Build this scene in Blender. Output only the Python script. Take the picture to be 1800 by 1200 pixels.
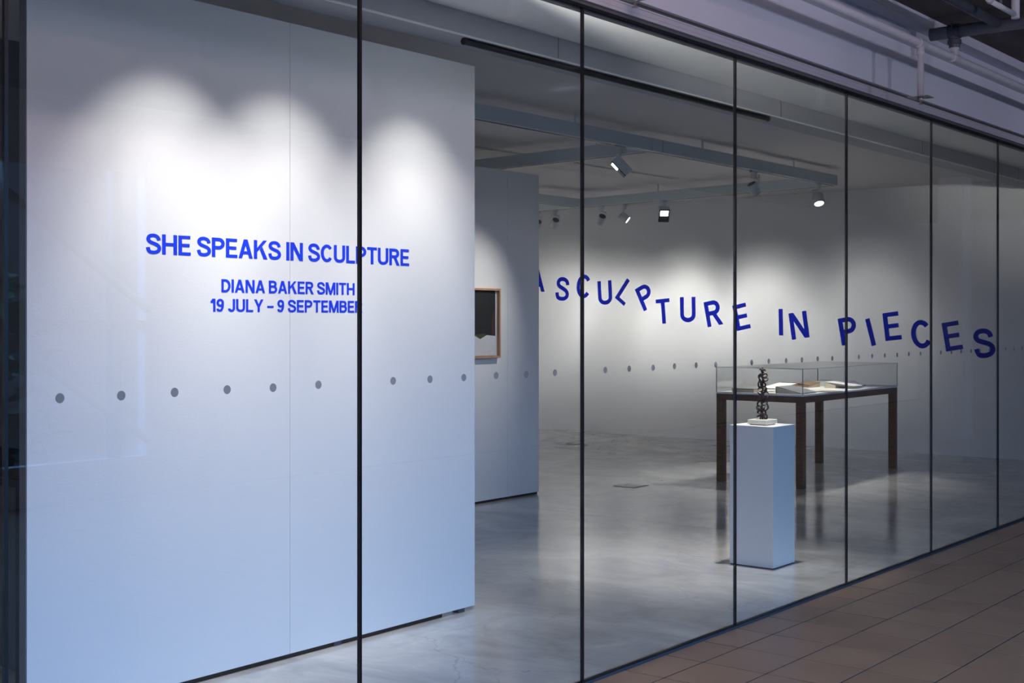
import bpy, bmesh, math, random
from mathutils import Vector, Matrix
PI = math.pi
C = bpy.context.scene.collection
S = bpy.context.scene
for o in list(bpy.data.objects): bpy.data.objects.remove(o)

# ------------------------------------------------------------------ camera
A = 0.6753                       # heading of the lens, measured from the run of the glass wall (X)
cam = bpy.data.objects.new('camera', bpy.data.cameras.new('camera')); C.objects.link(cam)
cam.location = (0, 0, 1.6); cam.rotation_euler = (PI/2, 0, A - PI/2)
cam.data.sensor_width = 36; cam.data.lens = 45.84; cam.data.shift_y = -0.0206
cam.data.clip_start = 0.05; cam.data.clip_end = 200
S.camera = cam
S.view_settings.view_transform = 'Standard'; S.view_settings.look = 'None'
S.view_settings.gamma = 1; S.view_settings.use_curve_mapping = False
S.view_settings.exposure = 0.0

# ------------------------------------------------------------------ sky and lights
w = bpy.data.worlds.new('world'); S.world = w; w.use_nodes = True
w.node_tree.nodes['Background'].inputs[0].default_value = (0.30, 0.50, 1.0, 1)
w.node_tree.nodes['Background'].inputs[1].default_value = 0.3

def area(name, loc, direction, sx, sy, power, col):
    l = bpy.data.lights.new(name, 'AREA'); l.shape = 'RECTANGLE'; l.size = sx; l.size_y = sy
    l.energy = power; l.color = col
    o = bpy.data.objects.new(name, l); C.objects.link(o); o.location = loc
    o.rotation_euler = Vector(direction).to_track_quat('-Z', 'Y').to_euler(); return o
def spot(name, loc, target, power, angle, blend=0.6, col=(1, 0.97, 0.93), rad=0.03):
    l = bpy.data.lights.new(name, 'SPOT'); l.energy = power; l.color = col
    l.spot_size = math.radians(angle); l.spot_blend = blend; l.shadow_soft_size = rad
    o = bpy.data.objects.new(name, l); C.objects.link(o); o.location = loc
    d = Vector(target) - Vector(loc); o.rotation_euler = d.to_track_quat('-Z', 'Y').to_euler(); return o
# daylight through the big windows across the corridor
area('daylight', (1.0, -8.5, 5.3), (0.10, 1, -0.40), 16.0, 4.4, 4900, (0.18, 0.48, 1.0))
# added pinkish fill that lifts the corridor surfaces, unseen and without fixtures
for x, y in ((-2.0, -0.5), (1.2, 0.4), (3.4, 2.2)): spot('corridor_fill', (x, y, 3.45), (x+1.5, y+1.0, 0), 50, 170, 0.3, (1.0, 0.66, 0.66), 0.05)
# unseen spots added behind the partitions to raise the gallery's ambient bounce
for p, t in (((1.0, 9.0, 2.95), (-0.9, 10.0, 1.5)), ((13.0, 10.6, 2.95), (13.4, 12.3, 1.6)), ((9.9, 10.0, 2.95), (10.1, 12.3, 1.6)), ((1.0, 6.0, 2.95), (-0.9, 7.0, 1.6)), ((11.6, 10.2, 2.95), (11.8, 12.3, 1.6))):
    spot('gallery_fill', p, t, 230, 76, 1.0)
# uplighter beyond the top of the frame grazing the soffit behind the glass head
spot('soffit_light', (3.5, 3.62, 2.95), (6.3, 3.76, 3.24), 1500, 25, 1.0)
# recessed downlight over the plinth
spot('plinth_light', (7.68, 3.99, 3.14), (7.48, 4.40, 0.0), 330, 52, 1.0)
# added sizeless fill lamps, no fixture, brightening fascia and pipes
for k in range(7): spot('fascia_fill', (2.5+1.9*k, 0.3+0.35*(k % 3), 3.18+0.05*(k % 3)), (2.9+1.9*k, 3.3, 3.30), 26, 115, 0.8, (0.76, 0.76, 1.0), 0.0)
# three wall washers over the title panel, mounted just behind the glass head
WASH = [(3.45, 3.98), (4.10, 3.98), (4.98, 3.98)]
for x, y in WASH:
    spot('wall_washer_light', (x, y, 3.12), (x, 4.68, 1.66), 56, 67, 0.85)
    spot('wall_washer_light', (x, y, 3.12), (x, 4.68, 1.35), 58, 50, 1.0)

# ------------------------------------------------------------------ materials
def nd(nt, t, **k):
    n = nt.nodes.new(t)
    for a, b in k.items(): setattr(n, a, b)
    return n
def mat(name, col, rough=0.5, metal=0.0, var=0.0, vscale=5.0, bump=0.0, bscale=200.0, spec=0.5, emit=None, estr=0.0, stretch=None, detail=4.0):
    m = bpy.data.materials.new(name); m.use_nodes = True; nt = m.node_tree
    b = nt.nodes['Principled BSDF']
    b.inputs['Base Color'].default_value = (*col, 1); b.inputs['Roughness'].default_value = rough
    b.inputs['Metallic'].default_value = metal; b.inputs['Specular IOR Level'].default_value = spec
    co = nd(nt, 'ShaderNodeNewGeometry').outputs['Position']
    if stretch:
        mp = nd(nt, 'ShaderNodeMapping'); mp.inputs['Scale'].default_value = stretch
        nt.links.new(co, mp.inputs['Vector']); co = mp.outputs[0]
    if var:
        n = nd(nt, 'ShaderNodeTexNoise'); n.inputs['Scale'].default_value = vscale; n.inputs['Detail'].default_value = detail
        nt.links.new(co, n.inputs['Vector'])
        r = nd(nt, 'ShaderNodeMapRange'); r.inputs['From Min'].default_value = 0.3; r.inputs['From Max'].default_value = 0.7
        r.inputs['To Min'].default_value = 1 - var; r.inputs['To Max'].default_value = 1 + var
        nt.links.new(n.outputs['Fac'], r.inputs['Value'])
        mx = nd(nt, 'ShaderNodeVectorMath', operation='SCALE'); mx.inputs[0].default_value = col
        nt.links.new(r.outputs[0], mx.inputs['Scale']); nt.links.new(mx.outputs[0], b.inputs['Base Color'])
    if bump:
        n = nd(nt, 'ShaderNodeTexNoise'); n.inputs['Scale'].default_value = bscale; n.inputs['Detail'].default_value = 2
        nt.links.new(co, n.inputs['Vector'])
        bp = nd(nt, 'ShaderNodeBump'); bp.inputs['Strength'].default_value = bump; bp.inputs['Distance'].default_value = 0.002
        nt.links.new(n.outputs['Fac'], bp.inputs['Height']); nt.links.new(bp.outputs[0], b.inputs['Normal'])
    if emit:
        b.inputs['Emission Color'].default_value = (*emit, 1); b.inputs['Emission Strength'].default_value = estr
    return m

M = {}
M['wall'] = mat('wall_paint', (0.74, 0.74, 0.74), 0.75, bump=0.12, bscale=260, var=0.012, vscale=1.2)
M['panel'] = mat('panel_paint', (0.80, 0.80, 0.80), 0.7, bump=0.25, bscale=220)
M['ceiling'] = mat('ceiling_paint', (0.62, 0.60, 0.61), 0.85, bump=0.05)
M['soffit'] = mat('soffit_paint', (0.80, 0.81, 0.80), 0.8, var=0.02, vscale=3)
M['bulk'] = mat('bulkhead_paint', (0.42, 0.43, 0.46), 0.7)
M['track'] = mat('channel_paint', (0.60, 0.66, 0.70), 0.45, spec=0.4)
M['lamp'] = mat('lamp_paint', (0.62, 0.65, 0.66), 0.45)
M['lamp_dark'] = mat('lamp_black', (0.015, 0.015, 0.017), 0.4)
M['lens'] = mat('lit_lens', (1, 1, 1), 0.3, emit=(1, 1, 1), estr=9)
M['lens_dim'] = mat('dim_lens', (0.5, 0.5, 0.5), 0.2, emit=(1, 1, 1), estr=2)
M['grey_wall'] = mat('grey_wall_paint', (0.17, 0.175, 0.19), 0.7)
M['black'] = mat('black_joint', (0.006, 0.006, 0.009), 0.35)
M['slot'] = mat('slot_black', (0.008, 0.008, 0.01), 0.5)
M['alu'] = mat('aluminium', (0.70, 0.69, 0.74), 0.38, metal=0.35, bump=0.4, bscale=60, stretch=(0.05, 6, 6))
M['alu_dark'] = mat('dark_reveal', (0.10, 0.085, 0.085), 0.5)
M['frame_gray'] = mat('frame_gray', (0.10, 0.105, 0.11), 0.45)
M['fascia'] = mat('fascia_paint', (0.68, 0.68, 0.74), 0.7, var=0.02, vscale=2, bump=0.05)
M['concrete_dark'] = mat('soffit_concrete', (0.085, 0.072, 0.068), 0.8, var=0.35, vscale=2.2, bump=0.5, bscale=30, stretch=(0.6, 2.0, 1))
M['pipe'] = mat('white_pipe', (0.60, 0.59, 0.62), 0.35, var=0.06, vscale=12)
M['pipe_dark'] = mat('grey_pipe', (0.13, 0.14, 0.17), 0.4, var=0.08, vscale=9)
M['valve'] = mat('dark_coupling', (0.05, 0.06, 0.085), 0.4)
M['steel'] = mat('steel_plate', (0.35, 0.34, 0.33), 0.4, metal=0.8, var=0.2, vscale=30)
M['steel_dark'] = mat('dull_steel', (0.10, 0.11, 0.14), 0.5, metal=0.5)
M['brass'] = mat('brass', (0.55, 0.30, 0.16), 0.3, metal=0.9)
M['plinth'] = mat('plinth_paint', (0.80, 0.80, 0.81), 0.5, bump=0.05)
M['marble'] = mat('white_marble', (0.74, 0.71, 0.61), 0.4, var=0.07, vscale=14)
M['cork'] = mat('cork_pads', (0.33, 0.17, 0.08), 0.8)
M['bronze'] = mat('bronze', (0.10, 0.065, 0.052), 0.28, metal=0.92, var=0.35, vscale=40)
M['wood'] = mat('walnut', (0.16, 0.086, 0.046), 0.42, var=0.35, vscale=14, stretch=(1, 1, 6), detail=6)
M['wood_rail'] = mat('walnut_rail', (0.16, 0.086, 0.046), 0.42, var=0.3, vscale=10, stretch=(0.6, 0.6, 8))
M['deck'] = mat('vitrine_deck', (0.72, 0.72, 0.71), 0.6)
M['deck_edge'] = mat('deck_edge', (0.80, 0.82, 0.85), 0.4)
M['paper'] = mat('paper', (0.78, 0.77, 0.73), 0.8)
M['page'] = mat('aged_pages', (0.55, 0.46, 0.30), 0.8, var=0.15, vscale=60)
M['page_cream'] = mat('cream_pages', (0.72, 0.64, 0.46), 0.8, var=0.1, vscale=60)
M['grey_print'] = mat('grey_print', (0.17, 0.175, 0.19), 0.5, var=0.5, vscale=22)
M['grey_box'] = mat('grey_cover', (0.28, 0.29, 0.29), 0.6)
M['brown_cover'] = mat('brown_cover', (0.25, 0.15, 0.075), 0.6)
M['blue_print'] = mat('blue_print', (0.03, 0.04, 0.33), 0.5)
M['blue'] = mat('blue_vinyl', (0.004, 0.012, 0.33), 0.7, spec=0.05)
M['blue_title'] = mat('blue_title_vinyl', (0.012, 0.05, 0.74), 0.6, spec=0.1)
M['oak'] = mat('oak_frame', (0.50, 0.28, 0.15), 0.5, var=0.15, vscale=30, stretch=(1, 1, 0.15))
M['mount'] = mat('grey_mount', (0.55, 0.58, 0.64), 0.7)
M['photo_dark'] = mat('photo_dark', (0.008, 0.009, 0.010), 0.7, var=0.3, vscale=15)
M['photo_white'] = mat('photo_white', (0.60, 0.59, 0.60), 0.8, var=0.05, vscale=20)
M['photo_green'] = mat('photo_green', (0.05, 0.065, 0.02), 0.8)
M['photo_rust'] = mat('photo_rust', (0.055, 0.02, 0.012), 0.8)
M['desk'] = mat('black_desk', (0.008, 0.009, 0.016), 0.5)
M['desk_side'] = mat('grey_panel', (0.07, 0.075, 0.085), 0.6)
M['tile'] = mat('terracotta', (0.36, 0.20, 0.115), 0.33, var=0.10, vscale=3.0, bump=0.08, bscale=90)
M['tile_b'] = mat('terracotta_dark', (0.34, 0.188, 0.11), 0.36, var=0.10, vscale=3.0, bump=0.08, bscale=90)
M['tile_c'] = mat('terracotta_warm', (0.375, 0.205, 0.115), 0.30, var=0.10, vscale=3.0, bump=0.08, bscale=90)
M['grout'] = mat('grout', (0.025, 0.022, 0.026), 0.8)
M['sub'] = mat('screed', (0.03, 0.03, 0.03), 0.9)
M['leaf'] = mat('foliage', (0.05, 0.11, 0.04), 0.6, var=0.5, vscale=6)
M['box_lid'] = mat('floor_box_lid', (0.26, 0.26, 0.26), 0.3, var=0.1, vscale=8)

def concrete():
    m = bpy.data.materials.new('polished_concrete'); m.use_nodes = True; nt = m.node_tree; L = nt.links.new
    b = nt.nodes['Principled BSDF']; b.inputs['Specular IOR Level'].default_value = 0.6
    co = nd(nt, 'ShaderNodeNewGeometry').outputs['Position']
    n1 = nd(nt, 'ShaderNodeTexNoise'); n1.inputs['Scale'].default_value = 1.3; n1.inputs['Detail'].default_value = 9
    n1.inputs['Roughness'].default_value = 0.62; n1.inputs['Distortion'].default_value = 1.4
    mp = nd(nt, 'ShaderNodeMapping'); mp.inputs['Scale'].default_value = (1.1, 0.8, 1); mp.inputs['Rotation'].default_value = (0, 0, 0.5)
    L(co, mp.inputs[0]); L(mp.outputs[0], n1.inputs['Vector'])
    r = nd(nt, 'ShaderNodeValToRGB'); L(n1.outputs['Fac'], r.inputs[0])
    r.color_ramp.elements[0].position = 0.30; r.color_ramp.elements[0].color = (0.34, 0.34, 0.34, 1)
    r.color_ramp.elements[1].position = 0.72; r.color_ramp.elements[1].color = (0.66, 0.655, 0.63, 1)
    # pin holes
    v = nd(nt, 'ShaderNodeTexVoronoi'); v.inputs['Scale'].default_value = 5.5; L(co, v.inputs['Vector'])
    pr = nd(nt, 'ShaderNodeMapRange'); pr.inputs['From Min'].default_value = 0.02; pr.inputs['From Max'].default_value = 0.035
    pr.inputs['To Min'].default_value = 0.45; L(v.outputs['Distance'], pr.inputs[0])
    # hairline cracks
    v2 = nd(nt, 'ShaderNodeTexVoronoi', feature='DISTANCE_TO_EDGE'); v2.inputs['Scale'].default_value = 0.75
    nw = nd(nt, 'ShaderNodeTexNoise'); nw.inputs['Scale'].default_value = 2.2; nw.inputs['Detail'].default_value = 5; L(co, nw.inputs['Vector'])
    vm = nd(nt, 'ShaderNodeVectorMath', operation='MULTIPLY_ADD'); vm.inputs[1].default_value = (0.8, 0.8, 0); L(nw.outputs['Color'], vm.inputs[0]); L(co, vm.inputs[2])
    L(vm.outputs[0], v2.inputs['Vector'])
    cr = nd(nt, 'ShaderNodeMapRange'); cr.inputs['From Min'].default_value = 0.0; cr.inputs['From Max'].default_value = 0.0035
    cr.inputs['To Min'].default_value = 0.72; L(v2.outputs['Distance'], cr.inputs[0])
    mu = nd(nt, 'ShaderNodeMath', operation='MULTIPLY'); L(pr.outputs[0], mu.inputs[0]); L(cr.outputs[0], mu.inputs[1])
    sc = nd(nt, 'ShaderNodeVectorMath', operation='SCALE'); L(r.outputs[0], sc.inputs[0]); L(mu.outputs[0], sc.inputs['Scale'])
    L(sc.outputs[0], b.inputs['Base Color'])
    rr = nd(nt, 'ShaderNodeMapRange'); rr.inputs['From Min'].default_value = 0.3; rr.inputs['From Max'].default_value = 0.7
    rr.inputs['To Min'].default_value = 0.09; rr.inputs['To Max'].default_value = 0.17
    L(n1.outputs['Fac'], rr.inputs[0]); L(rr.outputs[0], b.inputs['Roughness'])
    n3 = nd(nt, 'ShaderNodeTexNoise'); n3.inputs['Scale'].default_value = 5; n3.inputs['Detail'].default_value = 2; L(co, n3.inputs['Vector'])
    bp = nd(nt, 'ShaderNodeBump'); bp.inputs['Strength'].default_value = 0.35; bp.inputs['Distance'].default_value = 0.004
    L(n3.outputs['Fac'], bp.inputs['Height']); L(bp.outputs[0], b.inputs['Normal'])
    return m
M['concrete'] = concrete()

def glass(name, tint, ior=1.5):
    m = bpy.data.materials.new(name); m.use_nodes = True; nt = m.node_tree; L = nt.links.new
    nt.nodes.remove(nt.nodes['Principled BSDF']); out = nt.nodes['Material Output']
    t = nd(nt, 'ShaderNodeBsdfTransparent'); t.inputs[0].default_value = (*tint, 1)
    g = nd(nt, 'ShaderNodeBsdfGlossy'); g.inputs['Roughness'].default_value = 0.0
    ge = nd(nt, 'ShaderNodeNewGeometry')
    mr = nd(nt, 'ShaderNodeMapRange'); mr.inputs['To Min'].default_value = ior; mr.inputs['To Max'].default_value = 1/ior
    L(ge.outputs['Backfacing'], mr.inputs['Value'])
    fr = nd(nt, 'ShaderNodeFresnel'); L(mr.outputs[0], fr.inputs['IOR'])
    mx = nd(nt, 'ShaderNodeMixShader'); L(fr.outputs[0], mx.inputs[0]); L(t.outputs[0], mx.inputs[1]); L(g.outputs[0], mx.inputs[2])
    L(mx.outputs[0], out.inputs['Surface']); return m
M['glass'] = glass('clear_glass', (0.965, 0.975, 0.975))
M['glass_case'] = glass('case_glass', (0.985, 0.99, 0.99), 1.35)
M['glass_edge'] = mat('glass_edge', (0.30, 0.42, 0.43), 0.2)
def frosted():
    m = bpy.data.materials.new('frosted_dot'); m.use_nodes = True; nt = m.node_tree; L = nt.links.new
    nt.nodes.remove(nt.nodes['Principled BSDF']); out = nt.nodes['Material Output']
    t = nd(nt, 'ShaderNodeBsdfTransparent'); t.inputs[0].default_value = (0.9, 0.95, 1, 1)
    d = nd(nt, 'ShaderNodeBsdfDiffuse'); d.inputs[0].default_value = (0.24, 0.22, 0.20, 1)
    tl = nd(nt, 'ShaderNodeBsdfTranslucent'); tl.inputs[0].default_value = (0.50, 0.46, 0.44, 1)
    a = nd(nt, 'ShaderNodeMixShader'); a.inputs[0].default_value = 0.5; L(d.outputs[0], a.inputs[1]); L(tl.outputs[0], a.inputs[2])
    x = nd(nt, 'ShaderNodeMixShader'); x.inputs[0].default_value = 0.52; L(t.outputs[0], x.inputs[1]); L(a.outputs[0], x.inputs[2])
    L(x.outputs[0], out.inputs['Surface']); return m
M['dot'] = frosted()

# ------------------------------------------------------------------ builders
def tag(o, label=None, cat=None, group=None, kind=None):
    if label: o['label'] = label
    if cat: o['category'] = cat
    if group: o['group'] = group
    if kind: o['kind'] = kind
    return o
def link(name, bm, m, parent=None, loc=None, smooth=False, bev=0.0):
    if bev:
        bmesh.ops.bevel(bm, geom=[e for e in bm.edges], offset=bev, segments=2, affect='EDGES', profile=0.6)
    me = bpy.data.meshes.new(name); bm.to_mesh(me); bm.free()
    for k in (m if isinstance(m, (list, tuple)) else [m]): me.materials.append(k)
    if smooth:
        for p in me.polygons: p.use_smooth = True
    o = bpy.data.objects.new(name, me); C.objects.link(o)
    if loc: o.location = loc
    if parent: o.parent = parent
    return o
def empty(name, loc=(0, 0, 0), rz=0):
    o = bpy.data.objects.new(name, None); C.objects.link(o); o.location = loc; o.rotation_euler = (0, 0, rz)
    o.empty_display_size = 0.1; return o
def add_box(bm, x0, x1, y0, y1, z0, z1, mi=0):
    v = [bm.verts.new(p) for p in ((x0,y0,z0),(x1,y0,z0),(x1,y1,z0),(x0,y1,z0),(x0,y0,z1),(x1,y0,z1),(x1,y1,z1),(x0,y1,z1))]
    for f in ((3,2,1,0),(4,5,6,7),(0,1,5,4),(1,2,6,5),(2,3,7,6),(3,0,4,7)):
        bm.faces.new([v[i] for i in f]).material_index = mi
    return v
def box(name, x0, x1, y0, y1, z0, z1, m, parent=None, bev=0.0):
    bm = bmesh.new(); add_box(bm, x0, x1, y0, y1, z0, z1); return link(name, bm, m, parent, bev=bev)
def add_tube(bm, pts, rads, n=12, cap=True, mi=0):
    pts = [Vector(p) for p in pts]
    if not isinstance(rads, (list, tuple)): rads = [rads]*len(pts)
    rings = []; prev = None
    for i, p in enumerate(pts):
        d = (pts[min(i+1, len(pts)-1)] - pts[max(i-1, 0)]).normalized()
        if prev is None: u = d.orthogonal().normalized()
        else:
            u = prev - d*prev.dot(d)
            u = u.normalized() if u.length > 1e-6 else d.orthogonal().normalized()
        prev = u; v = d.cross(u)
        rings.append([bm.verts.new(p + (u*math.cos(2*PI*k/n) + v*math.sin(2*PI*k/n))*rads[i]) for k in range(n)])
    for a, b in zip(rings, rings[1:]):
        for k in range(n): bm.faces.new((a[k], a[(k+1) % n], b[(k+1) % n], b[k])).material_index = mi
    if cap:
        bm.faces.new(rings[0][::-1]).material_index = mi; bm.faces.new(rings[-1]).material_index = mi
def tube(name, pts, rads, m, parent=None, n=14, smooth=True):
    bm = bmesh.new(); add_tube(bm, pts, rads, n)
    o = link(name, bm, m, parent)
    if smooth:
        for p in o.data.polygons: p.use_smooth = len(p.vertices) == 4
    return o
def structure(o): o['kind'] = 'structure'; return o
def copy_tree(o, parent=None):
    c = o.copy(); C.objects.link(c); c.parent = parent
    for ch in list(o.children): copy_tree(ch, c)
    return c

# ------------------------------------------------------------------ the shell
YG, PW, X0 = 3.342, 1.368, 0.570          # glass plane, pane width, first joint
XR, YB, ZC = 15.32, 12.4, 3.221           # right wall, back wall, gallery ceiling
ZG = 2.965                                # visible top of the glass
structure(box('wall_right', XR, XR+0.12, YG+0.02, YB+0.12, -0.05, ZC+0.4, M['wall']))
structure(box('wall_back', -1.12, XR, YB, YB+0.12, -0.05, ZC+0.4, M['wall']))
structure(box('wall_left', -1.12, -1.0, YG+0.02, YB, -0.05, ZC+0.4, M['wall']))
# gallery floor: sub-base with poured slabs, saw-cut joints between them
fl = structure(box('floor', -1.12, XR+0.12, YG-0.02, YB+0.12, -0.12, -0.03, M['sub']))
xs = [-1.0, 2.9, 8.786, 15.32]; ys = [YG+0.03, 8.52, YB]
for i in range(3):
    for j in range(2):
        bm = bmesh.new(); g = 0.0022
        x0, x1, y0, y1 = xs[i]+(g if i else 0), xs[i+1]-(g if i < 2 else 0), ys[j]+(g if j else 0), ys[j+1]-(g if j < 1 else 0)
        add_box(bm, x0, x1, y0, y1, -0.03, 0.0); link('slab', bm, M['concrete'], fl)
for cx, cy in ((10.57, 6.99), (13.70, 9.97)):
    bm = bmesh.new(); add_box(bm, cx-0.135, cx+0.135, cy-0.125, cy+0.125, 0.0, 0.0012)
    rim = link('floor_box_rim', bm, M['slot'], fl)
    bm = bmesh.new(); add_box(bm, cx-0.127, cx+0.127, cy-0.117, cy+0.117, 0.0012, 0.004); add_box(bm, cx-0.012, cx+0.012, cy+0.05, cy+0.06, 0.004, 0.006)
    link('floor_box_lid', bm, M['box_lid'], fl)
structure(box('wall_inner', 0.6, 5.2, 6.98, 7.06, 0, ZC, M['grey_wall']))
# ceiling and the bulkhead that runs parallel to the glass
ce = structure(box('ceiling', -1.12, XR+0.12, YG+0.02, YB+0.12, ZC, ZC+0.15, M['ceiling']))
box('soffit_board', -1.0, XR, YG+0.06, 4.46, ZC-0.004, ZC+0.02, M['soffit'], ce)
bh = structure(box('trim_1', -1.0, XR, 4.466, 4.69, 3.092, ZC, M['bulk']))
box('edge_bead', -1.0, XR, 4.458, 4.470, 3.088, 3.096, M['soffit'], bh)
for x in (0.6, 3.3, 6.0, 8.75, 11.5, 14.2): box('board_joint', x-0.0015, x+0.0015, 4.4648, 4.467, 3.097, ZC, M['slot'], bh)
# linear black bar under the bulkhead
b0 = empty('linear_bar', (0, 0, 0)); tag(b0, 'long black tubular bar fixed under the grey bulkhead behind the glass', 'light bar')
tube('bar', [(5.22, 4.505, 3.074), (8.62, 4.505, 3.074)], 0.017, M['slot'], b0)
for x in (5.22, 8.62): tube('end_cap', [(x-0.006, 4.505, 3.074), (x+0.006, 4.505, 3.074)], 0.0195, M['lamp_dark'], b0)

# slot diffusers in the ceiling
for i, (x0, x1) in enumerate(((8.3, 10.18), (10.86, 12.8))):
    e = empty('slot_diffuser', ((x0+x1)/2, 7.86, ZC)); W = (x1-x0)/2
    tag(e, ['long slot air diffuser in the ceiling above the second partition', 'long slot air diffuser in the open ceiling between the lighting channels'][i], 'air vent', 'slot diffusers in the gallery ceiling')
    for s in (-1, 1):
        bm = bmesh.new(); add_box(bm, -W, W, s*0.045-0.008, s*0.045+0.008, -0.006, 0.001); link('flange', bm, M['soffit'], e)
        bm = bmesh.new(); add_box(bm, -W+0.004, W-0.004, s*0.02-0.017, s*0.02+0.017, -0.002, 0.001); link('slot', bm, M['slot'], e)
    bm = bmesh.new(); add_box(bm, -W, W, -0.004, 0.004, -0.005, 0.001); link('blade', bm, M['track'], e)

# ------------------------------------------------------------------ glass wall
NP = 11
dotbm = bmesh.new()
bmesh.ops.create_circle(dotbm, cap_ends=True, segments=28, radius=0.0145)
bmesh.ops.rotate(dotbm, verts=dotbm.verts, matrix=Matrix.Rotation(PI/2, 3, 'X'))
r = bmesh.ops.extrude_face_region(dotbm, geom=dotbm.faces[:]); bmesh.ops.translate(dotbm, verts=[g for g in r['geom'] if isinstance(g, bmesh.types.BMVert)], vec=(0, 0.0004, 0))
bmesh.ops.recalc_face_normals(dotbm, faces=dotbm.faces[:])
dotme = bpy.data.meshes.new('dot'); dotbm.to_mesh(dotme); dotme.materials.append(M['dot'])
pane_me = joint_me = None
for i in range(NP):
    x = X0 + i*PW
    if pane_me is None:
        bm = bmesh.new(); add_box(bm, 0.0055, PW-0.0055, 0, 0.0115, 0.012, 3.0)
        p = link('window_%d' % (i+1), bm, M['glass']); pane_me = p.data
        bm = bmesh.new(); add_box(bm, -0.0055, 0.0055, -0.001, 0.0125, 0.012, 3.0)
        j = link('silicone_joint', bm, M['black'], p); joint_me = j.data
    else:
        p = bpy.data.objects.new('window_%d' % (i+1), pane_me); C.objects.link(p)
        j = bpy.data.objects.new('silicone_joint', joint_me); C.objects.link(j); j.parent = p
    p.location = (x, YG, 0); structure(p)
    for k in range(6):
        d = bpy.data.objects.new('dot', dotme); C.objects.link(d); d.parent = p
        d.location = (0.168 + 0.1985*k + 0.003*math.sin(i*5+k*3), -0.0006, 1.3766 + 0.001*math.sin(k*4+i))
# floor channel and head channel
t2 = structure(box('trim_2', X0-1.5, 15.6, YG-0.004, YG+0.016, 0.0, 0.012, M['black']))
box('sill_edge', X0-1.5, 15.6, YG-0.010, YG-0.004, -0.004, 0.008, M['steel_dark'], t2)
box('inner_gasket', X0-1.5, 15.6, YG+0.016, YG+0.022, 0.0, 0.012, M['frame_gray'], t2)
hd = structure(box('trim_3', X0-1.5, 15.6, YG+0.0135, YG+0.04, ZG, 3.02, M['frame_gray']))
box('head_gasket', X0-1.5, 15.6, YG-0.004, YG-0.0005, 2.975, 2.988, M['black'], hd)
box('head_gap', X0-1.5, 15.6, YG-0.006, YG-0.0005, 2.988, 3.004, M['frame_gray'], hd)
rail = bmesh.new()
zz = [3.004, 3.010, 3.010, 3.022, 3.022, 3.034, 3.034, 3.046, 3.046, 3.054]
yy = [YG-0.020, YG-0.020, YG-0.016, YG-0.016, YG-0.018, YG-0.018, YG-0.015, YG-0.015, YG-0.019, YG-0.019]
prof = list(zip(yy, zz)) + [(YG+0.02, 3.054), (YG+0.02, 3.004)]
va = [rail.verts.new((X0-1.5, a, b)) for a, b in prof]; vb = [rail.verts.new((15.6, a, b)) for a, b in prof]
for k in range(len(prof)): rail.faces.new((va[k], vb[k], vb[(k+1) % len(prof)], va[(k+1) % len(prof)]))
bmesh.ops.recalc_face_normals(rail, faces=rail.faces[:])
link('head_rail', rail, M['alu'], hd)
box('reveal_strip', X0-1.5, 15.6, YG-0.012, YG+0.02, 3.054, 3.070, M['alu_dark'], hd)

# ------------------------------------------------------------------ fascia, ledge and corridor ceiling
structure(box('wall_fascia', -6, 26, 3.30, YG+0.019, 3.070, 3.62, M['fascia']))
t4 = structure(box('trim_4', -6, 26, 3.206, 3.30, 3.392, 3.402, M['fascia']))
structure(box('trim_5', -6, 26, 3.185, 3.30, 3.507, 3.572, M['fascia']))
cc = structure(box('ceiling_corridor', -6, 26, -3.6, 3.34, 3.62, 3.80, M['sub']))
# formed concrete planks of the corridor ceiling
k = 0; y = 3.185
while y > -3.5:
    y1 = max(y-0.72, -3.6)
    for x0, x1 in ((-6, 5.2), (5.205, 8.35), (8.355, 11.5), (11.505, 26)):
        box('ceiling_plank', x0, x1, y1+0.003, y, 3.572, 3.62, M['concrete_dark'], cc)
    y = y1
# corridor floor
fc = structure(box('floor_corridor', -6, 26, -3.6, YG-0.02, -0.12, -0.0016, M['grout']))
TX, TY, TS, TW = 5.6765, 3.1202, 0.3467, 0.3253
random.seed(4)
tm = {}
def tile_mesh(wd, dp, key, mt):
    k = (key, mt)
    if k in tm: return tm[k]
    bm = bmesh.new(); add_box(bm, -wd/2, wd/2, -dp/2, dp/2, -0.008, 0)
    top = [e for e in bm.edges if all(v.co.z > -0.001 for v in e.verts)]
    bmesh.ops.bevel(bm, geom=top, offset=0.0012, segments=1, affect='EDGES')
    me = bpy.data.meshes.new('tile'); bm.to_mesh(me); bm.free(); me.materials.append(M[mt]); tm[k] = me; return me
rest = bmesh.new()
cols = range(-34, 59); rows = range(-1, 20)
for j in rows:
    yt = TY - j*TW; yb = yt - TW
    yt = min(yt, YG-0.012)
    for i in cols:
        xa = TX + i*TS
        if j <= 8 and -7 <= i <= 17:
            wd, dp = TS-0.008, yt-yb-0.008
            me = tile_mesh(wd, dp, 'cut' if j == -1 else 'full', random.choice(['tile', 'tile', 'tile_b', 'tile_c']))
            o = bpy.data.objects.new('tile', me); C.objects.link(o); o.parent = fc
            o.location = (xa+TS/2, (yt+yb)/2, random.uniform(-0.0006, 0.0004))
            o.rotation_euler = (random.uniform(-1, 1)*0.0012, random.uniform(-1, 1)*0.0012, 0)
        else:
            add_box(rest, xa+0.004, xa+TS-0.004, yb+0.004, yt-0.004, -0.008, 0)
tag(link('tile_field', rest, M['tile'], fc), kind='stuff')

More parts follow.
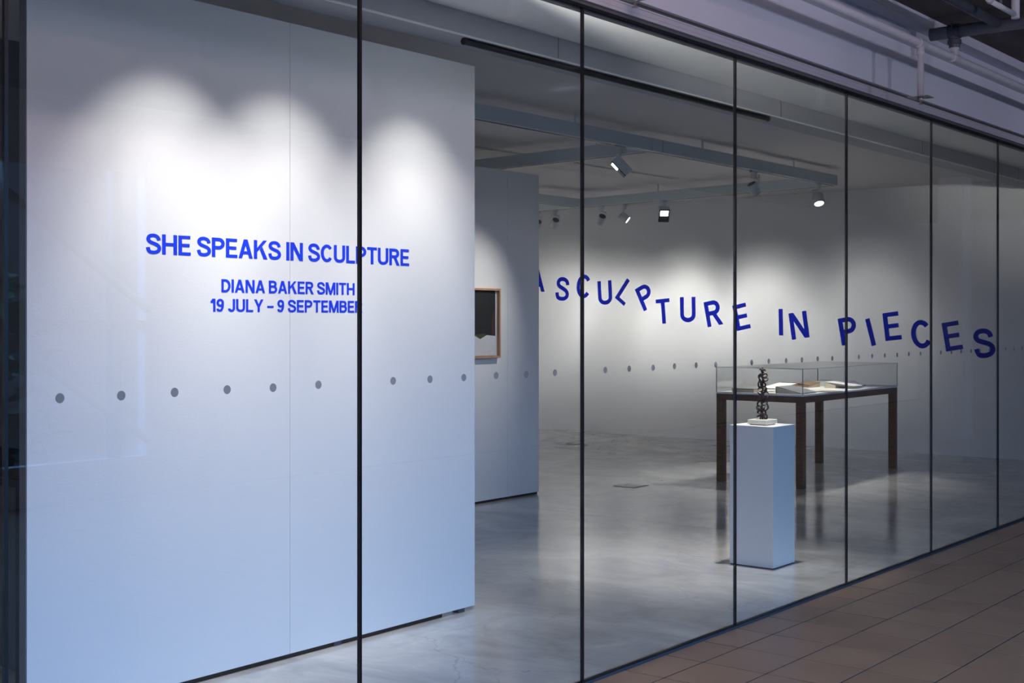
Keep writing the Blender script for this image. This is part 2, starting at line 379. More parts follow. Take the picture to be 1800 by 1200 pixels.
# far side of the corridor: window wall onto planting, with a steel brace
wf = structure(box('wall_front', -6, 26, -3.62, -3.5, 0, 0.35, M['fascia']))
box('upper_wall', -6, 26, -3.62, -3.5, 2.95, 3.62, M['fascia'], wf)
box('wall_pier', 7.3, 26, -3.62, -3.5, 0.35, 2.95, M['fascia'], wf)
for x in (-6, -3.4, -0.8, 1.8, 4.4, 5.75, 6.95):
    box('post', x, x+0.09, -3.6, -3.5, 0.35, 2.95, M['pipe_dark'], wf)
box('rail', -6, 7.3, -3.58, -3.52, 1.52, 1.60, M['pipe_dark'], wf)
tube('brace', [(5.8, -3.46, 2.75), (7.3, -3.46, 1.7)], 0.04, M['pipe_dark'], wf)
tube('brace', [(5.8, -3.46, 1.5), (7.3, -3.46, 0.5)], 0.04, M['pipe_dark'], wf)
structure(box('wall_corridor_left', -6.12, -6, -3.6, YG, 0, 3.62, M['fascia']))
structure(box('wall_corridor_right', 26, 26.12, -3.6, YG, 0, 3.62, M['fascia']))
structure(box('column', 17.8, 18.15, 0.0, 0.35, 0, 3.57, M['fascia']))
structure(box('column', 22.6, 22.95, 0.0, 0.35, 0, 3.57, M['fascia']))

# ------------------------------------------------------------------ movable partitions
def leaf(parent, x0, x1, y, z0, z1, th, m):
    bm = bmesh.new(); add_box(bm, x0+0.0009, x1-0.0009, y, y+th, z0, z1)
    return link('panel_leaf', bm, m, parent, bev=0.001)
pt = empty('partition', (2.80, 4.68, 0))
tag(pt, 'large white movable partition close behind the glass carrying the blue title lettering', 'partition wall', 'movable partition walls')
for x0, x1 in ((0, 1.362), (1.362, 2.714)): leaf(pt, x0, x1, 0, 0.022, 3.008, 0.05, M['panel'])
bm = bmesh.new(); add_box(bm, -0.003, 0.0, 0.002, 0.048, 0.022, 3.006); link('edge_profile', bm, M['grey_wall'], pt)
bm = bmesh.new(); add_box(bm, 0.02, 2.45, 0.008, 0.042, 0.001, 0.022); link('bottom_seal', bm, M['black'], pt)
for x in (0.5, 1.65, 2.58):
    bm = bmesh.new(); add_box(bm, x, x+0.05, 0.003, 0.047, 0.0, 0.022); link('floor_pad', bm, M['valve'], pt)
p2 = empty('partition', (7.10, 7.33, 0))
tag(p2, 'narrower white movable partition further back where the framed picture hangs', 'partition wall', 'movable partition walls')
for x0, x1 in ((0, 1.99), (1.99, 2.45)): leaf(p2, x0, x1, 0, 0.022, 2.94, 0.10, M['panel'])
bm = bmesh.new(); add_box(bm, 0.02, 2.42, 0.012, 0.09, 0.001, 0.022); link('bottom_seal', bm, M['black'], p2)
bm = bmesh.new(); add_box(bm, 2.40, 2.45, 0.02, 0.08, 0.0, 0.022); link('floor_pad', bm, M['valve'], p2)

# framed picture
fp = empty('framed_picture', (8.30, 7.33, 1.575))
tag(fp, 'oak framed photograph half hidden behind the title partition, black above pale grey', 'picture')
W, H = 0.638, 0.305; d = 0.045
for a, b, c, e in ((-W, W, H-0.018, H), (-W, W, -H, -H+0.018)):
    bm = bmesh.new(); add_box(bm, a, b, -d, 0, c, e); link('frame_rail', bm, M['oak'], fp, bev=0.001)
for a, b in ((-W, -W+0.018), (W-0.018, W)):
    bm = bmesh.new(); add_box(bm, a, b, -d, 0, -H+0.018, H-0.018); link('frame_stile', bm, M['oak'], fp, bev=0.001)
bm = bmesh.new(); add_box(bm, -W+0.018, W-0.018, -0.012, -0.001, -H+0.018, H-0.018); link('backing_mount', bm, M['mount'], fp)
ph = bmesh.new(); add_box(ph, -W+0.018, W-0.042, -0.016, -0.012, -H+0.022, H-0.018)
pho = link('photograph', ph, M['photo_dark'], fp)
def flat(pts, y, m, name):
    bm = bmesh.new(); f = [bm.verts.new((x, y, z)) for x, z in pts]; b = [bm.verts.new((x, y+0.0008, z)) for x, z in pts]
    bm.faces.new(f); bm.faces.new(b[::-1])
    for k in range(len(f)): bm.faces.new((f[k], b[k], b[(k+1) % len(f)], f[(k+1) % len(f)]))
    bmesh.ops.recalc_face_normals(bm, faces=bm.faces[:]); return link(name, bm, m, pho)
xm = W-0.042; xa = -W+0.018
flat([(xa, -H+0.022), (xm-0.002, -H+0.022), (xm-0.002, -0.112), (xm-0.13, -0.102), (xa, -0.17)], -0.0170, M['photo_white'], 'pale_ground')
flat([(xm-0.05, -0.104), (xm-0.012, -0.106), (xm-0.012, 0.13), (xm-0.035, 0.08), (xm-0.055, 0.02)], -0.0170, M['photo_rust'], 'rust_streak')
flat([(xm-0.21, -0.137), (xm-0.115, -0.102), (xm-0.15, -0.09), (xm-0.30, -0.10)], -0.0176, M['photo_green'], 'green_patch')

# black desk at the far left
dk = empty('desk', (3.09, 5.2, 0)); tag(dk, 'black edged desk seen end-on at the far left behind the glass', 'desk')
bm = bmesh.new(); add_box(bm, 0, 0.75, 0, 1.7, 0.868, 0.905); link('desk_top', bm, M['desk'], dk, bev=0.002)
for x in (0.0, 0.695):
    for y in (0.0, 1.645):
        bm = bmesh.new(); add_box(bm, x, x+0.055, y, y+0.055, 0, 0.868); link('leg', bm, M['desk'], dk, bev=0.001)
bm = bmesh.new(); add_box(bm, 0.04, 0.055, 0.055, 1.645, 0.05, 0.868); link('end_panel', bm, M['desk_side'], dk)

# ------------------------------------------------------------------ lettering
ST = 0.172
def arc(cx, cy, rx, ry, a0, a1, n=18):
    return [(cx+rx*math.cos(math.radians(a0+(a1-a0)*k/n)), cy+ry*math.sin(math.radians(a0+(a1-a0)*k/n))) for k in range(n+1)]
def catmull(P, n=7):
    P = [(2*P[0][0]-P[1][0], 2*P[0][1]-P[1][1])] + P + [(2*P[-1][0]-P[-2][0], 2*P[-1][1]-P[-2][1])]; out = []
    for i in range(1, len(P)-2):
        p0, p1, p2_, p3 = P[i-1:i+3]
        for k in range(n):
            t = k/n
            out.append(tuple(0.5*((2*p1[c]) + (-p0[c]+p2_[c])*t + (2*p0[c]-5*p1[c]+4*p2_[c]-p3[c])*t*t + (-p0[c]+3*p1[c]-3*p2_[c]+p3[c])*t**3) for c in (0, 1)))
    out.append(P[-2]); return out
def R_(x0, y0, x1, y1): return ('p', [(x0, y0), (x1, y0), (x1, y1), (x0, y1)])
def glyph(ch):
    s = ST; h = s/2; bw = s*0.92
    if ch == 'I': return s, [R_(0, 0, s, 1)]
    if ch == 'H': W = .72; return W, [R_(0, 0, s, 1), R_(W-s, 0, W, 1), R_(s, .5-bw/2+.01, W-s, .5+bw/2+.01)]
    if ch == 'E': W = .60; return W, [R_(0, 0, s, 1), R_(s, 0, W, bw), R_(s, 1-bw, W-.02, 1), R_(s, .51-bw/2, W-.06, .51+bw/2)]
    if ch == 'L': W = .56; return W, [R_(0, 0, s, 1), R_(s, 0, W, bw)]
    if ch == 'T': W = .64; return W, [R_(W/2-h, 0, W/2+h, 1-bw), R_(0, 1-bw, W, 1)]
    if ch == '-': W = .52; return W, [R_(0, .34, W, .34+bw)]
    if ch == 'N': W = .72; return W, [R_(0, 0, s, 1), R_(W-s, 0, W, 1), ('p', [(0, 1), (s*.2, .93), (W, 0), (W-s*1.12, 0), (0, .93)]) if 0 else ('p', [(0, 1), (W-s*1.15, 0), (W, 0), (s*1.15, 1)])]
    if ch == 'M': W = .88; return W, [R_(0, 0, s, 1), R_(W-s, 0, W, 1), ('p', [(0, 1), (W/2-h*.9, 0), (W/2+h*.9, 0), (s*1.25, 1)]), ('p', [(W-s*1.25, 1), (W/2-h*.9, 0), (W/2+h*.9, 0), (W, 1)])]
    if ch == 'A': W = .76; return W, [('p', [(0, 0), (s*1.06, 0), (W/2+h*1.05, 1), (W/2-h*1.15, 1)]), ('p', [(W-s*1.06, 0), (W, 0), (W/2+h*1.15, 1), (W/2-h*1.05, 1)]), R_(W*.24, .22, W*.76, .22+bw*.95)]
    if ch == 'Y': W = .74; return W, [R_(W/2-h, 0, W/2+h, .42), ('p', [(0, 1), (W/2-h, .40), (W/2+h, .40), (s*1.12, 1)]), ('p', [(W-s*1.12, 1), (W/2-h, .40), (W/2+h, .40), (W, 1)])]
    if ch == 'K': W = .74; return W, [R_(0, 0, s, 1), ('p', [(s*.5, .26), (s*.5, .47), (W-s*1.28, 1), (W-.03, 1)]), ('p', [(s*1.9, .50), (s*2.6, .66), (W, 0), (W-s*1.22, 0)])]
    if ch == '1': W = .36; return W, [R_(W-s, 0, W, 1), ('p', [(0, .80), (0, .69), (W-s, .69), (W-s, .80)]), ('s', [(W-s*.9, .98), (W-s*1.15, .84), (W-s*1.7, .765), (0.02, .745)])] 
    if ch == 'U': W = .70; return W, [('s', [(h, 1)] + [(h, .3)] + arc(W/2, .30, W/2-h, .30-h, 180, 360) + [(W-h, 1)])]
    if ch == 'J': W = .54; return W, [('s', [(W-h, 1), (W-h, .27)] + arc(W/2, .27, W/2-h, .27-h, 360, 185))]
    if ch == 'C': W = .74; return W, [('s', arc(W/2+.005, .5, W/2-h, .5-h, 38, 322, 30))]
    if ch == 'D': W = .70; return W, [R_(0, 0, s, 1), ('s', [(s*.5, 1-h), (W*.42, 1-h)] + arc(W*.42, .5, W*.58-h, .5-h, 86, -86, 22) + [(W*.42, h), (s*.5, h)])]
    def bowl(W, yb, yt):
        r = (yt-yb)/2-h
        return ('s', [(s*.5, yt-h), (W-r-h, yt-h)] + arc(W-r-h, (yt+yb)/2, r, r, 84, -84, 16) + [(W-r-h, yb+h), (s*.5, yb+h)])
    if ch == 'P': W = .66; return W, [R_(0, 0, s, 1), bowl(W, .40, 1)]
    if ch == 'R': W = .70; return W, [R_(0, 0, s, 1), bowl(W-.03, .43, 1), ('p', [(W*.42, .45), (W*.42+s*1.08, .45), (W, 0), (W-s*1.13, 0)])]
    if ch == 'B': W = .68; return W, [R_(0, 0, s, 1), bowl(W-.04, .455, 1), bowl(W, 0, .455+s)]
    if ch == '9': W = .56; return W, [('s', arc(W/2, .69, W/2-h, .31-h, 0, 360, 30)), ('s', [(W-h, .70), (W-h-.003, .52), (W-h-.03, .30), (W*.62, h+.02), (W*.42, h+.005), (W*.2, .12), (h*.8, .24)])]
    if ch == 'S':
        W = .68
        P = [(W-.085, .685), (W-.115, .80), (W*.70, .885), (W*.49, .922), (W*.27, .89), (.105, .80), (.098, .70), (.17, .605), (W*.48, .535), (W*.75, .455), (W-.075, .345), (W-.075, .215), (W*.74, .115), (W*.49, .078), (W*.24, .11), (.10, .21), (.075, .325)]
        return W, [('s', catmull(P, 4))]
    raise KeyError(ch)
def letter_bm(ch, capw, caph, th=0.0015):
    """flat cut letter in local x (reading) and z (up), front towards -y, centred on its box; widths scale by capw"""
    W, parts = glyph(ch); bm = bmesh.new()
    def P(x, z, y): return bm.verts.new(((x-W/2)*capw, y, (z-.5)*caph))
    for n, (kind, pts) in enumerate(parts):
        yf = -th - 0.0002*n
        if kind == 'p':
            ar = sum(pts[k][0]*pts[(k+1) % len(pts)][1]-pts[(k+1) % len(pts)][0]*pts[k][1] for k in range(len(pts)))
            if ar < 0: pts = pts[::-1]
            f = [P(x, z, yf) for x, z in pts]; b = [P(x, z, 0) for x, z in pts]
            bm.faces.new(f)
            for k in range(len(f)): bm.faces.new((f[(k+1) % len(f)], f[k], b[k], b[(k+1) % len(f)]))
        else:
            Lp, Rp = [], []
            for i, (x, z) in enumerate(pts):
                ax, az = pts[max(i-1, 0)]; bx, bz = pts[min(i+1, len(pts)-1)]
                if kind == 's' and i in (0, len(pts)-1) and math.hypot(pts[0][0]-pts[-1][0], pts[0][1]-pts[-1][1]) < 1e-6:
                    ax, az = pts[-2]; bx, bz = pts[1]
                dx, dz = bx-ax, bz-az; l = math.hypot(dx, dz); nx, nz = -dz/l, dx/l
                Lp.append((x+nx*ST/2, z+nz*ST/2)); Rp.append((x-nx*ST/2, z-nz*ST/2))
            Lf = [P(x, z, yf) for x, z in Lp]; Rf = [P(x, z, yf) for x, z in Rp]
            Lb = [P(x, z, 0) for x, z in Lp]; Rb = [P(x, z, 0) for x, z in Rp]
            for i in range(len(pts)-1):
                bm.faces.new((Rf[i], Rf[i+1], Lf[i+1], Lf[i]))
                bm.faces.new((Lf[i], Lf[i+1], Lb[i+1], Lb[i])); bm.faces.new((Rf[i+1], Rf[i], Rb[i], Rb[i+1]))
            bm.faces.new((Rf[0], Lf[0], Lb[0], Rb[0])); bm.faces.new((Lf[-1], Rf[-1], Rb[-1], Lb[-1]))
    return bm, W
def line(text, xl, xr, z0, z1, m, label, space=0.22, track=0.075):
    caph = z1-z0
    ws = []; tot = 0
    for ch in text:
        ws.append(space if ch == ' ' else glyph(ch)[0]); tot += ws[-1] + (0 if ch == ' ' else track)
    tot -= track; capw = (xr-xl)/tot
    root = empty('wall_lettering', ((xl+xr)/2, 4.680, (z0+z1)/2)); tag(root, label, 'lettering', 'blue vinyl lettering on the title partition')
    x = xl - (xl+xr)/2
    for ch, wd in zip(text, ws):
        if ch == ' ': x += wd*capw; continue
        bm, W = letter_bm(ch, capw, caph); o = link('letter', bm, m, root); o.location = (x+W*capw/2, 0, 0)
        x += (wd+track)*capw
line('SHE SPEAKS IN SCULPTURE', 3.355, 4.982, 1.884, 1.970, M['blue_title'], 'largest blue lettering line on the title partition, reading SHE SPEAKS IN SCULPTURE', .26, .07)
line('DIANA BAKER SMITH', 3.755, 4.586, 1.7265, 1.7855, M['blue_title'], 'small blue lettering line with a name, just under the title', .24, .085)
line('19 JULY - 9 SEPTEMBER', 3.695, 4.641, 1.639, 1.697, M['blue_title'], 'small blue lettering line with dates, lowest of the three', .24, .085)

ST = 0.168
big = [('A',11.79,2.19,1.8), ('S',11.326,2.059,-6.8), ('C',10.945,2.09,-5.1), ('U',10.574,1.994,3.3), ('L',10.223,1.998,-37.3),
 ('P',9.889,1.93,26.4), ('T',9.599,1.726,4.7), ('U',9.209,1.747,0.8), ('R',8.813,1.697,10.9), ('E',8.391,1.647,12.1), ('I',7.819,1.578,1.4),
 ('N',7.564,1.537,8.3), ('P',6.895,1.471,10.0), ('I',6.602,1.455,14.5), ('E',6.327,1.529,7.0), ('C',5.961,1.434,8.2), ('E',5.585,1.415,9.6), ('S',5.214,1.334,6.5)]
names = {4: 'the letter L leaning steeply', 5: 'the letter P tipped backwards'}
words = ['the letter A, first and mostly hidden'] + ['the word SCULPTURE']*9 + ['the word IN']*2 + ['the word PIECES']*6
desc = ['letter A cut off by the rear partition edge', 'first letter S, beside the letter A', 'letter C behind the second black joint, in SCULPTURE', 'letter U between the C and the steeply leaning L',
 'letter L leaning steeply to the right', 'letter P tipped back beside the leaning L', 'letter T, just after the tipped P', 'upright letter U between T and R', 'letter R of SCULPTURE, tilted to the left',
 'letter E ending SCULPTURE, crossed by a black joint', 'upright letter I beginning IN', 'letter N ending IN', 'letter P beginning PIECES', 'tilted letter I in PIECES', 'first letter E of PIECES, above the vitrine end',
 'letter C in PIECES, cut by a black joint', 'second letter E of PIECES', 'last letter S, lowest on the wall']
for i, (ch, y, z, ang) in enumerate(big):
    bm, W = letter_bm(ch, 0.345, 0.342, 0.0025)
    o = link('vinyl_letter', bm, M['blue'])
    # reading direction is -Y, front faces -X
    o.rotation_mode = 'QUATERNION'
    a = math.radians(ang)
    rx = Vector((0, -math.cos(a), math.sin(a)*1.0)); up = Vector((0, math.sin(a), math.cos(a)))
    # counter-clockwise seen from the glass: the top moves towards +Y, the right side rises
    fwd = Vector((1, 0, 0))
    m3 = Matrix((rx, fwd, up)).transposed()
    o.rotation_quaternion = m3.to_quaternion(); o.location = (XR, y, z)
    tag(o, 'large dark blue vinyl ' + desc[i], 'letter', 'large blue letters on the right wall')

# ------------------------------------------------------------------ lighting channels
def channel(name, p0, p1, z0, z1, wd, label, rods=(), couplers=()):
    p0, p1 = Vector((*p0, 0)), Vector((*p1, 0)); L = (p1-p0).length; d = (p1-p0).normalized()
    e = empty(name, (p0.x, p0.y, 0), math.atan2(d.y, d.x)); tag(e, label, 'light track', 'suspended lighting channels')
    bm = bmesh.new(); add_box(bm, 0, L, 0, wd, z0, z1); link('channel_body', bm, M['track'], e, bev=0.0015)
    bm = bmesh.new(); add_box(bm, 0.01, L-0.01, wd/2-0.018, wd/2+0.018, z0-0.003, z0); link('track_slot', bm, M['lamp_dark'], e)
    for sx in (-1, 1):
        bm = bmesh.new(); add_box(bm, 0.01, L-0.01, wd/2+sx*0.03-0.006, wd/2+sx*0.03+0.006, z0-0.002, z0); link('track_lip', bm, M['soffit'], e)
    for t in rods:
        bm = bmesh.new(); add_tube(bm, [(t, wd/2, z1), (t, wd/2, ZC)], 0.009, 10); link('hanger_rod', bm, M['track'], e)
    for t in couplers:
        bm = bmesh.new(); add_box(bm, t, t+0.0025, -0.0012, 0, z0+0.002, z1-0.002); link('coupler_seam', bm, M['slot'], e)
    return e
channel('lighting_channel', (4.9, 5.94), (12.93, 5.94), 3.027, 3.135, 0.09, 'longest pale lighting channel nearest the glass, running past the title partition', rods=(3.36, 5.31, 7.10, 1.2), couplers=(4.40, 4.57))
dx, dy = (13.46-12.95)/3.59, 1
channel('lighting_channel', (12.96, 6.03), (12.96+0.1421*5.2, 11.23), 3.027, 3.135, 0.09, 'pale lighting channel along the right wall carrying the row of spotlights', rods=(0.9, 2.36, 4.3))
channel('lighting_channel', (7.2, 9.62), (13.35, 9.62), 3.027, 3.135, 0.09, 'furthest pale lighting channel parallel to the back wall', rods=(1.5, 5.37))
channel('lighting_channel', (9.40, 6.035), (9.759, 9.61), 3.027, 3.135, 0.09, 'pale lighting channel crossing behind the top of the second partition', rods=(0.55, 2.4))

# ------------------------------------------------------------------ spotlights
def spotlight(loc, aim, style, lab, lit=None, group='track spotlights', size=1.0):
    """loc: point on the track underside; aim: direction of the beam"""
    e = empty('spotlight', loc); tag(e, lab, 'spotlight', group)
    bm = bmesh.new(); add_box(bm, -0.055, 0.055, -0.016, 0.016, -0.018, 0.0); link('track_adapter', bm, M['lamp'], e, bev=0.002)
    bm = bmesh.new(); add_box(bm, -0.020, 0.020, -0.020, 0.020, -0.062, -0.018); link('mount_block', bm, M['lamp'], e, bev=0.003)
    d = Vector(aim).normalized()
    side = d.cross(Vector((0, 0, 1))).normalized()
    hc = Vector((0, 0, -0.165))
    sx = side*0.062
    bm = bmesh.new()
    add_tube(bm, [Vector((0, 0, -0.062)), Vector((0, 0, -0.070)), sx+Vector((0, 0, -0.075)), sx+Vector((0, 0, -0.085)), sx+hc], 0.0085, 8)
    link('arm', bm, M['lamp'], e)
    q = d.to_track_quat('Z', 'Y').to_matrix().to_4x4(); T = Matrix.Translation(hc) @ q
    def put(bm): bmesh.ops.transform(bm, matrix=T, verts=bm.verts[:]); return bm
    if style == 'round':
        r = 0.052*size; L = 0.052
        bm = bmesh.new(); add_tube(bm, [(0, 0, -L), (0, 0, -L+0.006), (0, 0, L-0.004), (0, 0, L)], [r*0.86, r, r, r*0.97], 32)
        h = link('head', put(bm), M['lamp'], e, smooth=False)
        for p in h.data.polygons: p.use_smooth = len(p.vertices) == 4
        bm = bmesh.new(); add_tube(bm, [(0, 0, L-0.002), (0, 0, L+0.003)], [r*0.95, r*0.95], 28); link('bezel', put(bm), M['lamp_dark'], e)
        bm = bmesh.new(); add_tube(bm, [(0, 0, L+0.002), (0, 0, L+0.005)], [r*0.80, r*0.78], 24); link('lens', put(bm), M[lit or 'lamp_dark'], e)
        bm = bmesh.new(); add_tube(bm, [(0, 0, -L-0.003), (0, 0, -L+0.001)], [r*0.80, r*0.80], 24); link('rear_cap', put(bm), M['frame_gray'], e)
    elif style == 'square':
        a, b = 0.065, 0.085
        bm = bmesh.new(); add_box(bm, -a, a, -b, b, -0.045, 0.03); link('head', put(bm), M['lamp'], e, bev=0.004)
        bm = bmesh.new(); add_box(bm, -a*0.97, a*0.97, -b*0.97, b*0.97, 0.03, 0.036); link('bezel', put(bm), M['lamp_dark'], e)
        bm = bmesh.new(); add_box(bm, -a*0.72, a*0.72, 0.0, b*0.8, 0.036, 0.039); link('lens', put(bm), M[lit or 'lamp_dark'], e)
        bm = bmesh.new(); add_box(bm, -a*0.65, a*0.65, -b*0.45, -b*0.35, 0.036, 0.042); link('baffle', put(bm), M['frame_gray'], e)
    return e, Vector(loc)+hc
YA_, ZT = 5.985, 3.024
def onC(y): return (12.96-0.045+0.1421*(y-6.03), y, ZT)
e, c = spotlight((8.90, YA_, ZT), (-0.64, 0.78, -0.95), 'square', 'lit square headed spotlight hanging from the near channel, turned towards the rear partition', 'lens')
spot('picture_light', c+Vector((-0.5, 1.0, -0.95)).normalized()*0.08, (8.45, 7.33, 1.5), 90, 60, 1.0)
e, c = spotlight((11.17, YA_, ZT), (0.9, -0.35, -1.3), 'round', 'unlit round spotlight with its dark rear cap showing, on the near channel', None)
e, c = spotlight((12.56, YA_, ZT), (-0.35, -0.40, -1.0), 'round', 'lit round spotlight at the right end of the near channel', 'lens', size=1.15)
spot('vitrine_light', c+Vector((-0.1, -0.05, -0.14)), (12.15, 6.0, 0.9), 300, 78, 1.0)
rowdesc = ['leftmost spotlight of the row, half hidden by the second partition', 'second spotlight of the row, left of the black glass joint', 'spotlight just right of the black glass joint, turned to the wall', 'spotlight with a sliver of lit lens, next to the square floodlight']
for i, (y, aim) in enumerate(((10.42, (0.5, 0.8, -0.7)), (10.10, (0.5, 0.8, -0.8)), (9.29, (0.5, 0.8, -0.85)), (8.91, (0.45, -0.9, -0.75)))):
    e, c = spotlight(onC(y), aim, 'round', rowdesc[i], 'lens' if i == 3 else 'lens_dim')
e, c = spotlight(onC(8.29), (-0.62, -0.55, -0.55), 'square', 'lit square floodlight on the right hand channel, facing the glass', 'lens')
# beams of the row towards the blue letters
for y, tgt, pw in ((9.93, (XR, 11.5, 1.55), 140), (9.62, (XR, 10.4, 1.5), 120), (8.93, (XR, 9.3, 1.5), 200), (8.58, (XR, 8.0, 1.45), 190), (7.2, (XR, 6.6, 1.45), 80)):
    x, yy_, z = onC(y); spot('letter_light', (x+0.07, y, 2.80), (tgt[0], tgt[1], tgt[2]+0.08), pw*0.75, 42, 1.0); spot('letter_light', (x+0.07, y, 2.80), (tgt[0], tgt[1], tgt[2]+0.02), pw*0.62, 60, 1.0)

# ------------------------------------------------------------------ plinth with bronze
pl = empty('plinth', (7.582, 3.925, 0)); tag(pl, 'tall white square plinth just behind the glass', 'plinth')
bm = bmesh.new(); add_box(bm, 0, 0.305, 0, 0.315, 0.006, 0.915); link('plinth_body', bm, M['plinth'], pl, bev=0.002)
bm = bmesh.new(); add_box(bm, 0.004, 0.301, 0.004, 0.311, 0.0, 0.006); link('plinth_foot', bm, M['slot'], pl)
sc = empty('sculpture', (7.722, 4.075, 0.915)); tag(sc, 'small twisted bronze sculpture on a white marble block on the plinth', 'sculpture')
bm = bmesh.new(); add_box(bm, -0.076, 0.076, -0.070, 0.070, 0.006, 0.036); link('marble_block', bm, M['marble'], sc, bev=0.005)
bm = bmesh.new(); add_box(bm, -0.064, 0.064, -0.058, 0.058, 0.0, 0.006); link('felt_pad', bm, M['cork'], sc)
random.seed(23)
bm = bmesh.new()
z0, z1, nl = 0.052, 0.352, 11
for k in range(nl):
    zc = z0 + k*(z1-z0)/(nl-1)
    rmid = (0.012, 0.013, 0.015, 0.013, 0.017, 0.018, 0.014, 0.012, 0.015, 0.014, 0.008)[k]
    for b in range(4):
        a = b*PI/2 + k*1.05 + random.uniform(-.4, .4)
        cen = Vector(((rmid+0.005)*math.cos(a), (rmid+0.005)*math.sin(a), zc + random.uniform(-.006, .006)))
        nrm = Vector((random.uniform(-1, 1), random.uniform(-1, 1), random.uniform(-.7, .7))).normalized()
        u = nrm.orthogonal().normalized(); v = nrm.cross(u)
        rr = random.uniform(0.0135, 0.0185); a0 = random.uniform(0, 2*PI); sp = random.uniform(3.4, 4.7); n = 9
        pts, rad = [], []
        for i in range(n):
            t = i/(n-1); an = a0 + sp*t; q = rr*(1 + 0.30*abs(2*t-1)**2)
            pts.append(cen + u*q*math.cos(an) + v*q*math.sin(an) + Vector([random.gauss(0, 0.0009) for _ in range(3)]))
            rad.append(0.0012 + 0.0052*math.sin(PI*t)**0.75)
        add_tube(bm, pts, rad, 7)
add_tube(bm, [(0.002*math.sin(k*2.2), 0.002*math.cos(k*1.7), 0.04+0.03*k) for k in range(11)], [0.0035]*11, 6)
for a in (0.5, 2.6, 4.7):
    add_tube(bm, [(0.018*math.cos(a), 0.018*math.sin(a), 0.036), (0.012*math.cos(a+.3), 0.012*math.sin(a+.3), 0.060)], [0.005, 0.004], 7)
tg = link('bronze_tangle', bm, M['bronze'], sc)
for p in tg.data.polygons: p.use_smooth = True

# ------------------------------------------------------------------ vitrine table
vt = empty('display_table', (11.36, 5.571, 0)); tag(vt, 'long dark walnut display table with a glass case on top', 'table')
TXL, TYL = 2.27, 0.93; LG = 0.072
for x in (0, TXL-LG):
    for y in (0, TYL-LG):
        bm = bmesh.new(); add_box(bm, x, x+LG, y, y+LG, 0, 0.815); link('leg', bm, M['wood'], vt, bev=0.0015)
for y in (0, TYL-LG):
    bm = bmesh.new(); v = add_box(bm, 0, TXL, y, y+LG, 0.815, 0.876); link('long_rail', bm, M['wood_rail'], vt, bev=0.0015)
for x in (0, TXL-LG):
    bm = bmesh.new(); add_box(bm, x, x+LG, LG, TYL-LG, 0.815, 0.876); link('short_rail', bm, M['wood_rail'], vt)
bm = bmesh.new(); add_box(bm, 0, TXL, 0, TYL, 0.876, 0.889); link('deck_edge', bm, M['deck_edge'], vt)
bm = bmesh.new(); add_box(bm, 0.012, TXL-0.012, 0.012, TYL-0.012, 0.889, 0.895); link('deck', bm, M['deck'], vt)
gz0, gz1, gt = 0.889, 1.135, 0.004
for nm, b in (('case_pane', (0, TXL, 0, gt)), ('case_pane', (0, TXL, TYL-gt, TYL)), ('case_pane', (0, gt, gt, TYL-gt)), ('case_pane', (TXL-gt, TXL, gt, TYL-gt))):
    bm = bmesh.new(); add_box(bm, b[0], b[1], b[2], b[3], gz0, gz1); link(nm, bm, M['glass_case'], vt)
bm = bmesh.new(); add_box(bm, 0, TXL, 0, TYL, gz1, gz1+gt); link('case_lid', bm, M['glass_case'], vt)
for x, y in ((0, 0), (TXL, 0), (0, TYL), (TXL, TYL)):
    bm = bmesh.new(); add_box(bm, x-0.0035, x+0.0035, y-0.0035, y+0.0035, gz0, gz1+gt); link('glass_edge', bm, M['glass_edge'], vt)
for a in ((0, 0, -0.002, TYL), (TXL, TXL, -0.002, TYL)):
    bm = bmesh.new(); add_box(bm, a[0]-0.002, a[1]+0.002, 0, TYL, gz1, gz1+gt+0.001); link('glass_edge', bm, M['glass_edge'], vt)

# things in the case (deck level 0.895)
DZ = 0.895
def wedge_bm(L, W, h0, h1, z=0.0):
    bm = bmesh.new()
    v = [bm.verts.new(p) for p in ((0,0,z),(L,0,z),(L,W,z),(0,W,z),(0,0,z+h0),(L,0,z+h1),(L,W,z+h1),(0,W,z+h0))]
    for f in ((3,2,1,0),(4,5,6,7),(0,1,5,4),(1,2,6,5),(2,3,7,6),(3,0,4,7)): bm.faces.new([v[i] for i in f])
    return bm
def bx(name, par, x0, x1, y0, y1, z0, z1, m, rx=0, bev=0):
    bm = bmesh.new(); add_box(bm, x0, x1, y0, y1, z0, z1); o = link(name, bm, m, par, bev=bev); return o
g = 'books and papers in the glass case'
e = empty('archive_box', (11.42, 6.12, DZ), 0.02); tag(e, 'slim grey box at the left end inside the glass case', 'box', g)
bx('box_body', e, 0, 0.16, 0, 0.24, 0, 0.026, M['page'], bev=0.001); bx('box_lid', e, -0.003, 0.163, -0.003, 0.243, 0.026, 0.038, M['grey_box'], bev=0.001)

